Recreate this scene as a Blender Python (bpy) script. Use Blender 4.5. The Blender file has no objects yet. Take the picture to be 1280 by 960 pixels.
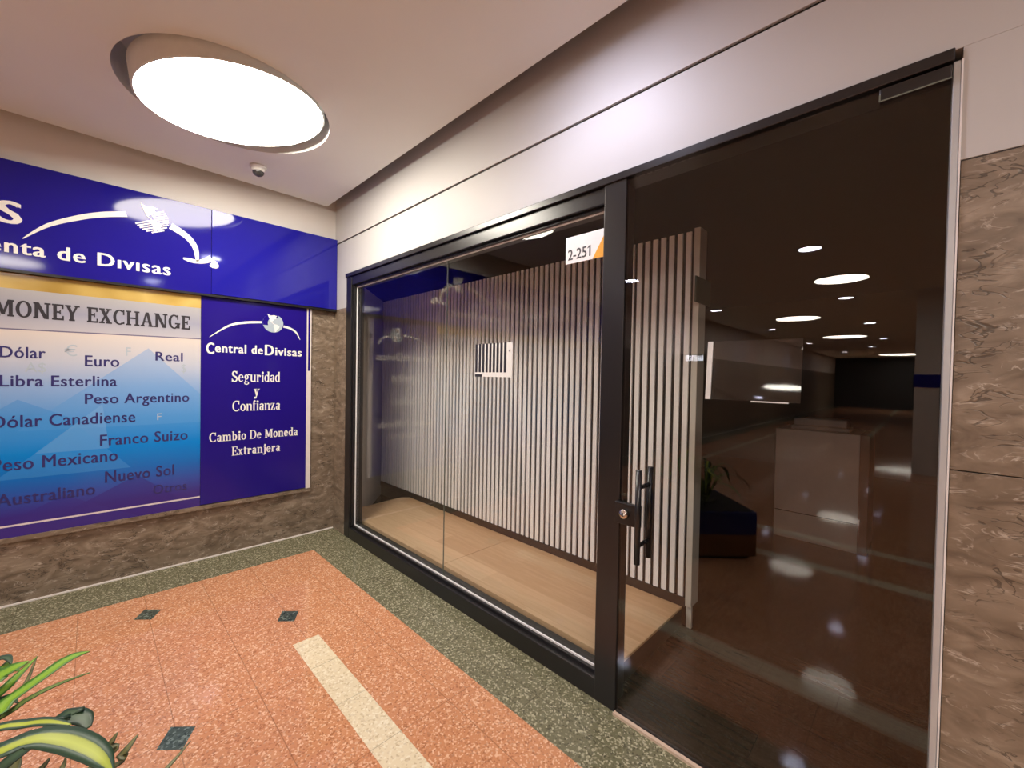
import bpy, bmesh, math, random
from mathutils import Vector, Matrix
random.seed(7)
S = bpy.context.scene
COL = S.collection
PI = math.pi

# ------------------------------------------------------------------ camera, world, exposure
cam_d = bpy.data.cameras.new('camera')
cam_d.sensor_width = 36.0
cam_d.lens = 14.645
cam_d.clip_start = 0.02
cam = bpy.data.objects.new('camera', cam_d)
COL.objects.link(cam)
R = [[0.7111688872499704, -0.025081915329567675, 0.7025736340989743],
     [0.7027863446280818, -0.0004657441975518539, -0.7114008271619042],
     [0.018170514905693807, 0.9996852907819255, 0.017296004808021834]]
mw = Matrix(R).to_4x4()
mw.translation = Vector((4.0607, -1.6590, 1.5))
cam.matrix_world = mw
S.camera = cam

world = bpy.data.worlds.new('world')
S.world = world
world.use_nodes = True
world.node_tree.nodes['Background'].inputs[0].default_value = (0.55, 0.55, 0.6, 1)
world.node_tree.nodes['Background'].inputs[1].default_value = 0.05

S.view_settings.view_transform = 'Standard'
S.view_settings.look = 'None'
S.view_settings.gamma = 1
S.view_settings.use_curve_mapping = False
S.view_settings.exposure = 0.32
S.cycles.use_denoising = True
S.cycles.max_bounces = 10
S.cycles.transparent_max_bounces = 16
S.cycles.sample_clamp_indirect = 6.0

DISC_POWER = 27.0          # radiance of the round ceiling diffusers
SPOT_POWER = 16.0          # watts of each recessed spot
WARM = (1.0, 0.925, 0.80)
COOL = (0.80, 0.80, 1.0)


# ------------------------------------------------------------------ helpers
def link(o, parent=None):
    COL.objects.link(o)
    if parent is not None:
        o.parent = parent
    return o


def empty(name, loc=(0, 0, 0)):
    o = bpy.data.objects.new(name, None)
    o.location = loc
    o.empty_display_size = 0.1
    return link(o)


def tag(o, label=None, cat=None, group=None, kind=None):
    if label: o['label'] = label
    if cat: o['category'] = cat
    if group: o['group'] = group
    if kind: o['kind'] = kind
    return o


class MB:
    """collects shapes in world coordinates; build() links one mesh object"""
    def __init__(self):
        self.bm = bmesh.new()

    def box(self, x0, x1, y0, y1, z0, z1, mi=0):
        v = [self.bm.verts.new((x, y, z)) for z in (z0, z1) for y in (y0, y1) for x in (x0, x1)]
        for f in ((0, 2, 3, 1), (4, 5, 7, 6), (0, 1, 5, 4), (2, 6, 7, 3), (0, 4, 6, 2), (1, 3, 7, 5)):
            fc = self.bm.faces.new([v[i] for i in f]); fc.material_index = mi
        return self

    def prism(self, pts, vec, mi=0):
        """closed polygon pts (3D) extruded by vec"""
        vec = Vector(vec)
        a = [self.bm.verts.new(Vector(p)) for p in pts]
        b = [self.bm.verts.new(Vector(p) + vec) for p in pts]
        n = len(pts)
        fs = [self.bm.faces.new(a[::-1]), self.bm.faces.new(b)]
        for i in range(n):
            fs.append(self.bm.faces.new((a[i], a[(i + 1) % n], b[(i + 1) % n], b[i])))
        for f in fs: f.material_index = mi
        return self

    def lathe(self, prof, c, axis='z', seg=48, caps=True, smooth=True, mi=0):
        """prof: list of (radius, height) along the axis"""
        rings = []
        for r, h in prof:
            ring = []
            for i in range(seg):
                a = 2 * PI * i / seg
                if axis == 'z': p = (c[0] + r * math.cos(a), c[1] + r * math.sin(a), c[2] + h)
                elif axis == 'y': p = (c[0] + r * math.cos(a), c[1] + h, c[2] + r * math.sin(a))
                else: p = (c[0] + h, c[1] + r * math.cos(a), c[2] + r * math.sin(a))
                ring.append(self.bm.verts.new(p))
            rings.append(ring)
        for k in range(len(rings) - 1):
            for i in range(seg):
                f = self.bm.faces.new((rings[k][i], rings[k][(i + 1) % seg], rings[k + 1][(i + 1) % seg], rings[k + 1][i]))
                f.smooth = smooth; f.material_index = mi
        if caps:
            for ring in (rings[0], rings[-1]):
                f = self.bm.faces.new(ring); f.material_index = mi
        return self

    def tube(self, pts, r, seg=8):
        rings = []
        pts = [Vector(p) for p in pts]
        for k, p in enumerate(pts):
            t = (pts[min(k + 1, len(pts) - 1)] - pts[max(k - 1, 0)]).normalized()
            u = t.orthogonal().normalized() if abs(t.z) > .9 else t.cross(Vector((0, 0, 1))).normalized()
            w = t.cross(u)
            rr = r[k] if isinstance(r, (list, tuple)) else r
            rings.append([self.bm.verts.new(p + rr * (math.cos(2 * PI * i / seg) * u + math.sin(2 * PI * i / seg) * w)) for i in range(seg)])
        for k in range(len(rings) - 1):
            for i in range(seg):
                f = self.bm.faces.new((rings[k][i], rings[k][(i + 1) % seg], rings[k + 1][(i + 1) % seg], rings[k + 1][i]))
                f.smooth = True
        self.bm.faces.new(rings[0]); self.bm.faces.new(rings[-1])
        return self

    def build(self, name, mats, parent=None, bevel=0, loc=None):
        bm = self.bm
        bmesh.ops.recalc_face_normals(bm, faces=bm.faces[:])
        me = bpy.data.meshes.new(name)
        bm.to_mesh(me); bm.free()
        for m in (mats if isinstance(mats, (list, tuple)) else [mats]):
            me.materials.append(m)
        o = bpy.data.objects.new(name, me)
        link(o, parent)
        if parent is not None:
            me.transform(Matrix.Translation(-Vector(parent.location)))
        elif loc is not None:
            me.transform(Matrix.Translation(-Vector(loc))); o.location = loc
        if bevel:
            b = o.modifiers.new('bevel', 'BEVEL'); b.width = bevel; b.segments = 2; b.limit_method = 'ANGLE'
        return o


# ------------------------------------------------------------------ materials
def new_mat(name):
    m = bpy.data.materials.new(name)
    m.use_nodes = True
    nt = m.node_tree
    return m, nt, nt.nodes, nt.links, nt.nodes['Principled BSDF']


def plain(name, col, rough=0.5, metal=0.0, spec=0.5, noise=0.06, scale=30):
    m, nt, N, L, b = new_mat(name)
    b.inputs['Roughness'].default_value = rough
    b.inputs['Metallic'].default_value = metal
    b.inputs['Specular IOR Level'].default_value = spec
    tc = N.new('ShaderNodeTexCoord'); n = N.new('ShaderNodeTexNoise'); n.inputs['Scale'].default_value = scale
    r = N.new('ShaderNodeValToRGB')
    r.color_ramp.elements[0].color = tuple(c * (1 - noise) for c in col) + (1,)
    r.color_ramp.elements[1].color = tuple(min(1, c * (1 + noise)) for c in col) + (1,)
    L.new(tc.outputs['Object'], n.inputs['Vector']); L.new(n.outputs['Fac'], r.inputs['Fac']); L.new(r.outputs['Color'], b.inputs['Base Color'])
    return m


def emit(name, col, strength):
    m = bpy.data.materials.new(name); m.use_nodes = True
    nt = m.node_tree; nt.nodes.clear()
    e = nt.nodes.new('ShaderNodeEmission'); o = nt.nodes.new('ShaderNodeOutputMaterial')
    e.inputs[0].default_value = tuple(col) + (1,); e.inputs[1].default_value = strength
    nt.links.new(e.outputs[0], o.inputs[0])
    return m


def glass_mat(name, ior=1.5, tint=(0.985, 0.99, 0.99)):
    m = bpy.data.materials.new(name); m.use_nodes = True
    nt = m.node_tree; nt.nodes.clear(); N = nt.nodes
    t = N.new('ShaderNodeBsdfTransparent'); t.inputs[0].default_value = tuple(tint) + (1,)
    g = N.new('ShaderNodeBsdfGlossy'); g.inputs['Roughness'].default_value = 0.0; g.inputs[0].default_value = (1, 1, 1, 1)
    f = N.new('ShaderNodeFresnel'); f.inputs[0].default_value = ior
    # the same reflectance whether a ray meets a face from the air or from inside the pane
    geo = N.new('ShaderNodeNewGeometry'); dot = N.new('ShaderNodeVectorMath'); dot.operation = 'DOT_PRODUCT'
    ab = N.new('ShaderNodeMath'); ab.operation = 'ABSOLUTE'
    one = N.new('ShaderNodeMath'); one.operation = 'SUBTRACT'; one.inputs[0].default_value = 1.0
    p5 = N.new('ShaderNodeMath'); p5.operation = 'POWER'; p5.inputs[1].default_value = 5.0
    mul = N.new('ShaderNodeMath'); mul.operation = 'MULTIPLY_ADD'
    f0 = ((ior - 1) / (ior + 1)) ** 2
    mul.inputs[1].default_value = 1 - f0; mul.inputs[2].default_value = f0
    x = N.new('ShaderNodeMixShader'); o = N.new('ShaderNodeOutputMaterial')
    L = nt.links
    L.new(geo.outputs['Incoming'], dot.inputs[0]); L.new(geo.outputs['Normal'], dot.inputs[1])
    L.new(dot.outputs['Value'], ab.inputs[0]); L.new(ab.outputs[0], one.inputs[1]); L.new(one.outputs[0], p5.inputs[0])
    L.new(p5.outputs[0], mul.inputs[0])
    N.remove(f)
    L.new(mul.outputs[0], x.inputs[0]); L.new(t.outputs[0], x.inputs[1]); L.new(g.outputs[0], x.inputs[2]); L.new(x.outputs[0], o.inputs[0])
    return m


def ramp(N, stops):
    r = N.new('ShaderNodeValToRGB')
    e = r.color_ramp.elements
    e[0].position, e[0].color = stops[0][0], tuple(stops[0][1]) + (1,)
    e[1].position, e[1].color = stops[-1][0], tuple(stops[-1][1]) + (1,)
    for p, c in stops[1:-1]:
        k = e.new(p); k.color = tuple(c) + (1,)
    return r


def mixc(N, L, fac, a, b, mode='MIX'):
    x = N.new('ShaderNodeMix'); x.data_type = 'RGBA'; x.blend_type = mode
    for s, v in ((0, fac), (6, a), (7, b)):
        if hasattr(v, 'is_linked'): L.new(v, x.inputs[s])
        elif isinstance(v, (int, float)): x.inputs[s].default_value = v
        else: x.inputs[s].default_value = tuple(v) + (1,)
    return x.outputs[2]


def mth(N, L, op, a, b=None, c=None):
    n = N.new('ShaderNodeMath'); n.operation = op
    for i, v in enumerate((a, b, c)):
        if v is None: continue
        if hasattr(v, 'is_linked'): L.new(v, n.inputs[i])
        else: n.inputs[i].default_value = v
    return n.outputs[0]


def terrazzo(name, base, light, dark, scale, rough, jx=None, jy=None, ox=0.0, oy=0.0, jcol=None, jw=0.0018):
    """polished terrazzo: chips of two tints in a base, with tile joints every jx by jy metres"""
    m, nt, N, L, b = new_mat(name)
    tc = N.new('ShaderNodeTexCoord')
    v = N.new('ShaderNodeTexVoronoi'); v.inputs['Scale'].default_value = scale
    L.new(tc.outputs['Object'], v.inputs['Vector'])
    v2 = N.new('ShaderNodeTexVoronoi'); v2.inputs['Scale'].default_value = scale * .55
    L.new(tc.outputs['Object'], v2.inputs['Vector'])
    sep = N.new('ShaderNodeSeparateColor'); L.new(v.outputs['Color'], sep.inputs[0])
    chip_l = ramp(N, [(0.0, (0, 0, 0)), (0.70, (0, 0, 0)), (0.88, (1, 1, 1)), (1, (1, 1, 1))]); L.new(sep.outputs[0], chip_l.inputs[0])
    chip_d = ramp(N, [(0.0, (0, 0, 0)), (0.74, (0, 0, 0)), (0.95, (1, 1, 1)), (1, (1, 1, 1))]); L.new(sep.outputs[1], chip_d.inputs[0])
    big = N.new('ShaderNodeTexNoise'); big.inputs['Scale'].default_value = 3.0; L.new(tc.outputs['Object'], big.inputs['Vector'])
    c0 = mixc(N, L, big.outputs['Fac'], tuple(x * .93 for x in base), tuple(x * 1.07 for x in base))
    c1 = mixc(N, L, mth(N, L, 'MULTIPLY', chip_l.outputs[0], .75), c0, light)
    c2 = mixc(N, L, mth(N, L, 'MULTIPLY', chip_d.outputs[0], .7), c1, dark)
    if jx or jy:
        s = N.new('ShaderNodeSeparateXYZ'); L.new(tc.outputs['Object'], s.inputs[0])
        fac = None
        for out, p, off in ((s.outputs[0], jx, ox), (s.outputs[1], jy, oy)):
            if not p: continue
            q = mth(N, L, 'ADD', out, 600 * p - off)
            q = mth(N, L, 'MODULO', q, p)
            q = mth(N, L, 'LESS_THAN', q, jw * 2)
            fac = q if fac is None else mth(N, L, 'MAXIMUM', fac, q)
        c2 = mixc(N, L, mth(N, L, 'MULTIPLY', fac, .55), c2, jcol or tuple(x * .35 for x in base))
    L.new(c2, b.inputs['Base Color'])
    rn = N.new('ShaderNodeTexNoise'); rn.inputs['Scale'].default_value = 9; L.new(tc.outputs['Object'], rn.inputs['Vector'])
    rr = N.new('ShaderNodeMapRange'); rr.inputs[3].default_value = rough * .75; rr.inputs[4].default_value = rough * 1.3
    L.new(rn.outputs['Fac'], rr.inputs[0]); L.new(rr.outputs[0], b.inputs['Roughness'])
    b.inputs['Specular IOR Level'].default_value = 0.5
    return m


def marble(name, cols, scale=1.0, rough=0.35, stretch=(1, 1, 2.2)):
    m, nt, N, L, b = new_mat(name)
    tc = N.new('ShaderNodeTexCoord'); mp = N.new('ShaderNodeMapping'); mp.inputs['Scale'].default_value = stretch
    L.new(tc.outputs['Object'], mp.inputs['Vector'])
    n1 = N.new('ShaderNodeTexNoise'); n1.inputs['Scale'].default_value = 3.2 * scale; n1.inputs['Detail'].default_value = 8; n1.inputs['Distortion'].default_value = 1.4
    L.new(mp.outputs[0], n1.inputs['Vector'])
    r1 = ramp(N, [(0.30, cols[0]), (0.44, cols[1]), (0.56, cols[2]), (0.70, cols[3])]); L.new(n1.outputs['Fac'], r1.inputs[0])
    # pale shell-like veins
    n2 = N.new('ShaderNodeTexNoise'); n2.inputs['Scale'].default_value = 4.5 * scale; n2.inputs['Detail'].default_value = 5; n2.inputs['Distortion'].default_value = 2.2
    L.new(mp.outputs[0], n2.inputs['Vector'])
    d = mth(N, L, 'ABSOLUTE', mth(N, L, 'SUBTRACT', n2.outputs['Fac'], .5))
    vein = ramp(N, [(0.0, (1, 1, 1)), (0.014, (.5, .5, .5)), (0.035, (0, 0, 0)), (1, (0, 0, 0))]); L.new(d, vein.inputs[0])
    n3 = N.new('ShaderNodeTexNoise'); n3.inputs['Scale'].default_value = 7 * scale; L.new(mp.outputs[0], n3.inputs['Vector'])
    gate = ramp(N, [(0.50, (0, 0, 0)), (0.70, (1, 1, 1))]); L.new(n3.outputs['Fac'], gate.inputs[0])
    c = mixc(N, L, mth(N, L, 'MULTIPLY', vein.outputs[0], gate.outputs[0]), r1.outputs[0], cols[4])
    # dark crescent pits
    n4 = N.new('ShaderNodeTexNoise'); n4.inputs['Scale'].default_value = 5.5 * scale; n4.inputs['Detail'].default_value = 2.5; n4.inputs['Distortion'].default_value = 1.6
    L.new(mp.outputs[0], n4.inputs['Vector'])
    d4 = mth(N, L, 'ABSOLUTE', mth(N, L, 'SUBTRACT', n4.outputs['Fac'], .56))
    pit = ramp(N, [(0.0, (1, 1, 1)), (0.014, (.8, .8, .8)), (0.030, (0, 0, 0)), (1, (0, 0, 0))]); L.new(d4, pit.inputs[0])
    n5 = N.new('ShaderNodeTexNoise'); n5.inputs['Scale'].default_value = 4 * scale; L.new(tc.outputs['Object'], n5.inputs['Vector'])
    gate2 = ramp(N, [(0.47, (0, 0, 0)), (0.56, (1, 1, 1))]); L.new(n5.outputs['Fac'], gate2.inputs[0])
    pf = mth(N, L, 'MULTIPLY', pit.outputs[0], gate2.outputs[0])
    c = mixc(N, L, mth(N, L, 'MULTIPLY', pf, .75), c, tuple(x * .35 for x in cols[0]))
    L.new(c, b.inputs['Base Color'])
    bp = N.new('ShaderNodeBump'); bp.inputs['Strength'].default_value = .25; bp.inputs['Distance'].default_value = .004
    L.new(mth(N, L, 'SUBTRACT', n1.outputs['Fac'], pf), bp.inputs['Height']); L.new(bp.outputs[0], b.inputs['Normal'])
    b.inputs['Roughness'].default_value = rough
    return m


def planks(name, c_lo, c_hi, rough, width=0.18, length=1.2):
    m, nt, N, L, b = new_mat(name)
    tc = N.new('ShaderNodeTexCoord')
    br = N.new('ShaderNodeTexBrick')
    br.inputs['Scale'].default_value = 1.0; br.inputs['Brick Width'].default_value = length; br.inputs['Row Height'].default_value = width
    br.inputs['Mortar Size'].default_value = 0.0012; br.inputs['Bias'].default_value = 0.0
    br.inputs['Color1'].default_value = (0.15, 0.15, 0.15, 1); br.inputs['Color2'].default_value = (0.85, 0.85, 0.85, 1); br.inputs['Mortar'].default_value = (0, 0, 0, 1)
    br.offset = 0.37
    L.new(tc.outputs['Object'], br.inputs['Vector'])
    mp = N.new('ShaderNodeMapping'); mp.inputs['Scale'].default_value = (1.3, 14, 14); L.new(tc.outputs['Object'], mp.inputs['Vector'])
    n = N.new('ShaderNodeTexNoise'); n.inputs['Scale'].default_value = 3; n.inputs['Detail'].default_value = 6; n.inputs['Distortion'].default_value = .4
    L.new(mp.outputs[0], n.inputs['Vector'])
    bw = N.new('ShaderNodeRGBToBW'); L.new(br.outputs['Color'], bw.inputs[0])
    f = mth(N, L, 'ADD', mth(N, L, 'MULTIPLY', bw.outputs[0], .55), mth(N, L, 'MULTIPLY', n.outputs['Fac'], .5))
    r = ramp(N, [(0.05, tuple(x * .8 for x in c_lo)), (0.35, c_lo), (0.8, c_hi)]); L.new(f, r.inputs[0])
    L.new(r.outputs[0], b.inputs['Base Color']); b.inputs['Roughness'].default_value = rough
    return m


def poster_mat(name):
    """printed currency poster: grey header, pale-to-deep blue field with faceted peaks"""
    m, nt, N, L, b = new_mat(name)
    tc = N.new('ShaderNodeTexCoord'); s = N.new('ShaderNodeSeparateXYZ'); L.new(tc.outputs['Object'], s.inputs[0])
    y, z = s.outputs[1], s.outputs[2]
    q = N.new('ShaderNodeMapRange'); q.inputs[1].default_value = 0.40; q.inputs[2].default_value = 2.10; L.new(z, q.inputs[0])
    def zz(v): return (v - 0.40) / 1.70
    r = ramp(N, [(0.0, (.055, .02, .24)), (zz(.56), (.06, .035, .27)), (zz(.66), (.05, .09, .42)), (zz(.80), (.015, .18, .60)), (zz(.95), (.006, .27, .78)),
                 (zz(1.15), (.09, .36, .80)), (zz(1.38), (.32, .50, .80)), (zz(1.55), (.62, .66, .74)), (zz(1.74), (.80, .72, .64)), (1.0, (.80, .72, .64))])
    L.new(q.outputs[0], r.inputs[0])
    c = r.outputs[0]
    def peak(c, y0, z0, sl, sr, col, fac, zlo=-9):
        dy = mth(N, L, 'SUBTRACT', y, y0)
        up = mth(N, L, 'LESS_THAN', z, mth(N, L, 'SUBTRACT', z0, mth(N, L, 'MAXIMUM', mth(N, L, 'MULTIPLY', dy, sr), mth(N, L, 'MULTIPLY', dy, -sl))))
        up = mth(N, L, 'MULTIPLY', up, mth(N, L, 'GREATER_THAN', z, zlo))
        return mixc(N, L, mth(N, L, 'MULTIPLY', up, fac), c, col)
    c = peak(c, -1.36, 1.66, .9, 1.1, (.13, .40, .82), .42, 1.10)
    c = peak(c, -1.98, 1.30, .8, .55, (.05, .32, .78), .40, 1.05)
    c = peak(c, -1.60, 1.26, 1.0, 9.0, (.30, .56, .88), .30, .95)
    c = peak(c, -1.72, 1.12, .9, 1.2, (.10, .40, .84), .32, .80)
    c = peak(c, -1.42, .74, .55, .9, (.05, .03, .25), .55)
    c = peak(c, -1.78, .66, .5, .6, (.06, .04, .28), .5)
    # header band, then gold strip on top
    head = mth(N, L, 'GREATER_THAN', z, mth(N, L, 'ADD', mth(N, L, 'MULTIPLY', y, .012), 1.765))
    hg = N.new('ShaderNodeMapRange'); hg.inputs[1].default_value = 1.74; hg.inputs[2].default_value = 1.99; L.new(z, hg.inputs[0])
    hc = ramp(N, [(0, (.60, .58, .60)), (.5, (.40, .41, .50)), (1, (.50, .49, .48))]); L.new(hg.outputs[0], hc.inputs[0])
    c = mixc(N, L, head, c, hc.outputs[0])
    line = mth(N, L, 'LESS_THAN', mth(N, L, 'ABSOLUTE', mth(N, L, 'SUBTRACT', z, mth(N, L, 'ADD', mth(N, L, 'MULTIPLY', y, .012), 1.765))), .004)
    c = mixc(N, L, line, c, (.2, .18, .28))
    gold = mth(N, L, 'GREATER_THAN', z, 1.992)
    gy = N.new('ShaderNodeTexNoise'); gy.inputs['Scale'].default_value = 2.0; L.new(tc.outputs['Object'], gy.inputs['Vector'])
    gr = ramp(N, [(.35, (.42, .26, .05)), (.55, (.72, .52, .16)), (.7, (.55, .36, .08))]); L.new(gy.outputs['Fac'], gr.inputs[0])
    c = mixc(N, L, gold, c, gr.outputs[0])
    wl = mth(N, L, 'LESS_THAN', mth(N, L, 'ABSOLUTE', mth(N, L, 'SUBTRACT', z, .509)), .006)
    c = mixc(N, L, wl, c, (.85, .75, .75))
    c = mixc(N, L, 1.0, c, (.88, .88, .92), 'MULTIPLY')
    L.new(c, b.inputs['Base Color'])
    b.inputs['Roughness'].default_value = .12
    b.inputs['Specular IOR Level'].default_value = .4
    return m


M = {}
M['paint'] = plain('white_paint', (.74, .70, .66), .55, noise=.02, scale=6)
M['fascia'] = plain('fascia_paint', (.52, .51, .50), .55, noise=.02, scale=6)
M['ceiling'] = plain('ceiling_paint', (.82, .84, .82), .7, noise=.02, scale=4)
M['marble'] = marble('brown_marble', [(.130, .094, .064), (.195, .146, .103), (.245, .188, .135), (.330, .262, .195), (.56, .49, .41)], 1.9)
M['pink'] = terrazzo('pink_terrazzo', (.60, .265, .130), (.86, .56, .37), (.33, .12, .055), 135, .055, .6085, .3043, .098, -.801)
M['green'] = terrazzo('green_terrazzo', (.165, .155, .090), (.50, .47, .32), (.05, .048, .03), 135, .065, .6, .6, .40, -.78)
M['cream'] = terrazzo('cream_terrazzo', (.78, .66, .45), (.88, .80, .62), (.55, .42, .26), 120, .08, .32, None, .29, 0)
M['chip'] = terrazzo('dark_green_stone', (.060, .075, .058), (.20, .24, .20), (.02, .03, .02), 110, .08)
M['threshold'] = plain('threshold_stone', (.62, .47, .36), .35)
M['black'] = plain('black_anodised_metal', (.012, .011, .012), .28, 0.0, .6)
M['bead'] = plain('silver_bead', (.80, .80, .80), .4)
M['silicone'] = plain('joint_silicone', (.14, .16, .13), .4)
M['jamb'] = plain('grey_aluminium', (.50, .52, .54), .35, .3)
M['seal'] = plain('white_sealant', (.75, .72, .70), .6)
M['chrome'] = plain('brushed_steel', (.62, .56, .50), .22, 1.0)
M['glass'] = glass_mat('clear_glass', 1.43)
M['slat'] = plain('white_slat_lacquer', (.90, .885, .87), .4)
M['backing'] = plain('dark_brown_backing', (.020, .014, .011), .5)
M['post'] = plain('off_white_post', (.62, .60, .54), .5)
M['platform'] = planks('oak_vinyl', (.58, .355, .190), (.78, .545, .330), .32)
M['pl_edge'] = plain('pale_edge_strip', (.55, .36, .19), .4)
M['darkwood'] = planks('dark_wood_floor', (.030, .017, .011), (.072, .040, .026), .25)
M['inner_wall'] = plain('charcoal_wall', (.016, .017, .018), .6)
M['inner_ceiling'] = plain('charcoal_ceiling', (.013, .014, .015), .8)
M['grey_panel'] = plain('pale_grey_panel', (.42, .42, .42), .5)
M['blue'] = plain('blue_acrylic', (.014, .010, .26), .07, 0, .30, .03, 3)
M['blue2'] = plain('blue_acrylic_lighter', (.015, .013, .30), .05, 0, .38, .03, 3)
M['blue_print'] = plain('blue_print', (.018, .008, .22), .12, 0, .4, .04, 4)
M['white_print'] = plain('white_letter', (.90, .87, .84), .3)
M['navy_print'] = plain('navy_letter', (.035, .030, .16), .35)
M['ghost_print'] = plain('pale_grey_letter', (.42, .50, .58), .4)
M['black_print'] = plain('black_letter', (.025, .022, .03), .4)
M['poster'] = poster_mat('currency_print')
M['white_trim'] = plain('white_trim', (.80, .74, .70), .45)
M['diffuser'] = emit('disc_diffuser', WARM, DISC_POWER)
M['spot_lens'] = emit('spot_lens', COOL, 60)
M['drum'] = plain('drum_rim', (.68, .73, .73), .5)
M['dome'] = plain('smoked_dome', (.05, .05, .05), .08)
M['cam_white'] = plain('camera_housing', (.75, .74, .72), .4)
M['paper'] = plain('white_card', (.82, .82, .80), .4)
M['orange'] = plain('orange_print', (.80, .36, .02), .4)
M['stone_white'] = plain('white_counter', (.78, .72, .66), .3)
M['wood_side'] = plain('brown_wood_panel', (.16, .075, .045), .4)
M['screen'] = plain('black_glass', (.006, .006, .006), .03, 0, .55)
M['green_sign'] = plain('dark_green_plate', (.05, .075, .06), .4)
M['pot_blue'] = plain('blue_planter_band', (.008, .02, .14), .4)
M['pot_wood'] = plain('wooden_planter_base', (.20, .085, .03), .5)
M['soil'] = plain('dark_soil', (.02, .014, .01), .9)
M['dark_front'] = plain('dark_shopfront', (.035, .033, .035), .4)


def leaf_mat(name, mid, edge, w=0.45):
    m, nt, N, L, b = new_mat(name)
    uv = N.new('ShaderNodeTexCoord'); s = N.new('ShaderNodeSeparateXYZ'); L.new(uv.outputs['UV'], s.inputs[0])
    d = mth(N, L, 'ABSOLUTE', mth(N, L, 'SUBTRACT', s.outputs[0], .5))
    n = N.new('ShaderNodeTexNoise'); n.inputs['Scale'].default_value = 14; L.new(uv.outputs['Object'], n.inputs['Vector'])
    mp = N.new('ShaderNodeMapping'); mp.inputs['Scale'].default_value = (22, .6, 1); L.new(uv.outputs['UV'], mp.inputs[0])
    n2 = N.new('ShaderNodeTexNoise'); n2.inputs['Scale'].default_value = 2.5; L.new(mp.outputs[0], n2.inputs['Vector'])
    d = mth(N, L, 'ADD', d, mth(N, L, 'MULTIPLY', mth(N, L, 'SUBTRACT', n2.outputs['Fac'], .5), .14))
    r = ramp(N, [(0.0, mid), (w * .5 - .03, tuple(x * .8 for x in mid)), (w * .5 + .02, edge), (.5, tuple(x * .7 for x in edge))])
    L.new(d, r.inputs[0]); L.new(r.outputs[0], b.inputs['Base Color'])
    b.inputs['Roughness'].default_value = .48
    b.inputs['Transmission Weight'].default_value = 0.0
    return m


M['leaf_var'] = leaf_mat('variegated_leaf', (.42, .50, .03), (.022, .070, .030), .44)
M['leaf_bright'] = leaf_mat('bright_green_leaf', (.22, .42, .02), (.06, .20, .01), .6)
M['leaf_pale'] = leaf_mat('pale_green_leaf', (.20, .30, .06), (.09, .18, .03), .6)
M['leaf_dark'] = leaf_mat('dark_leaf', (.05, .10, .045), (.025, .06, .03), .5)
M['leaf_olive'] = leaf_mat('olive_leaf', (.17, .17, .05), (.10, .11, .035), .5)


# ------------------------------------------------------------------ lettering
def cap_height():
    cu = bpy.data.curves.new('m', 'FONT'); cu.body = 'H'
    o = bpy.data.objects.new('m', cu); COL.objects.link(o)
    bpy.context.view_layer.update()
    h = max(v[1] for v in o.bound_box) - min(v[1] for v in o.bound_box)
    bpy.data.objects.remove(o); bpy.data.curves.remove(cu)
    return h


CAP = cap_height()


def frame_left(x):
    """page -> world for lettering on the left wall, read along +y"""
    return lambda u, v, w: (x + w, u, v)


def frame_front(y):
    """page -> world for lettering on the storefront, read along +x"""
    return lambda u, v, w: (u, y - w, v)


def sans(body, u0, u1, v0, cap, fr, bold=0.0, depth=.002, space=1.0):
    """mesh of a sans-serif line: baseline v0, capital height cap, from u0 to u1 (u0 None keeps the scale of u1's width ratio)"""
    cu = bpy.data.curves.new('line', 'FONT')
    cu.body = body; cu.extrude = 0; cu.space_character = space; cu.resolution_u = 3
    o = bpy.data.objects.new('line', cu); COL.objects.link(o)
    bpy.context.view_layer.update()
    me = bpy.data.meshes.new_from_object(o.evaluated_get(bpy.context.evaluated_depsgraph_get()))
    bpy.data.objects.remove(o); bpy.data.curves.remove(cu)
    mb = MB()
    k = 3 if bold else 1
    sh = [(bold * 1.3 * i, bold * .5 * (i % 2)) for i in range(k)]
    xs = [v.co.x for v in me.vertices]
    lo, hi = min(xs), max(xs) + sh[-1][0]
    sy = cap / (CAP + (bold * .5 if k > 1 else 0))
    sx = (u1 - u0) / (hi - lo)
    for i, (dx, dy) in enumerate(sh):
        bm = bmesh.new(); bm.from_mesh(me)
        bmesh.ops.remove_doubles(bm, verts=bm.verts[:], dist=1e-5)
        ret = bmesh.ops.extrude_face_region(bm, geom=bm.faces[:])
        top = {g for g in ret['geom'] if isinstance(g, bmesh.types.BMVert)}
        for v in bm.verts:
            v.co = Vector(fr(u0 + (v.co.x + dx - lo) * sx, v0 + (v.co.y + dy) * sy, depth + .00012 * i if v in top else -.0001 * i))
        t_ = bpy.data.meshes.new('t'); bm.to_mesh(t_); bm.free(); mb.bm.from_mesh(t_); bpy.data.meshes.remove(t_)
    bpy.data.meshes.remove(me)
    return mb


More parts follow.
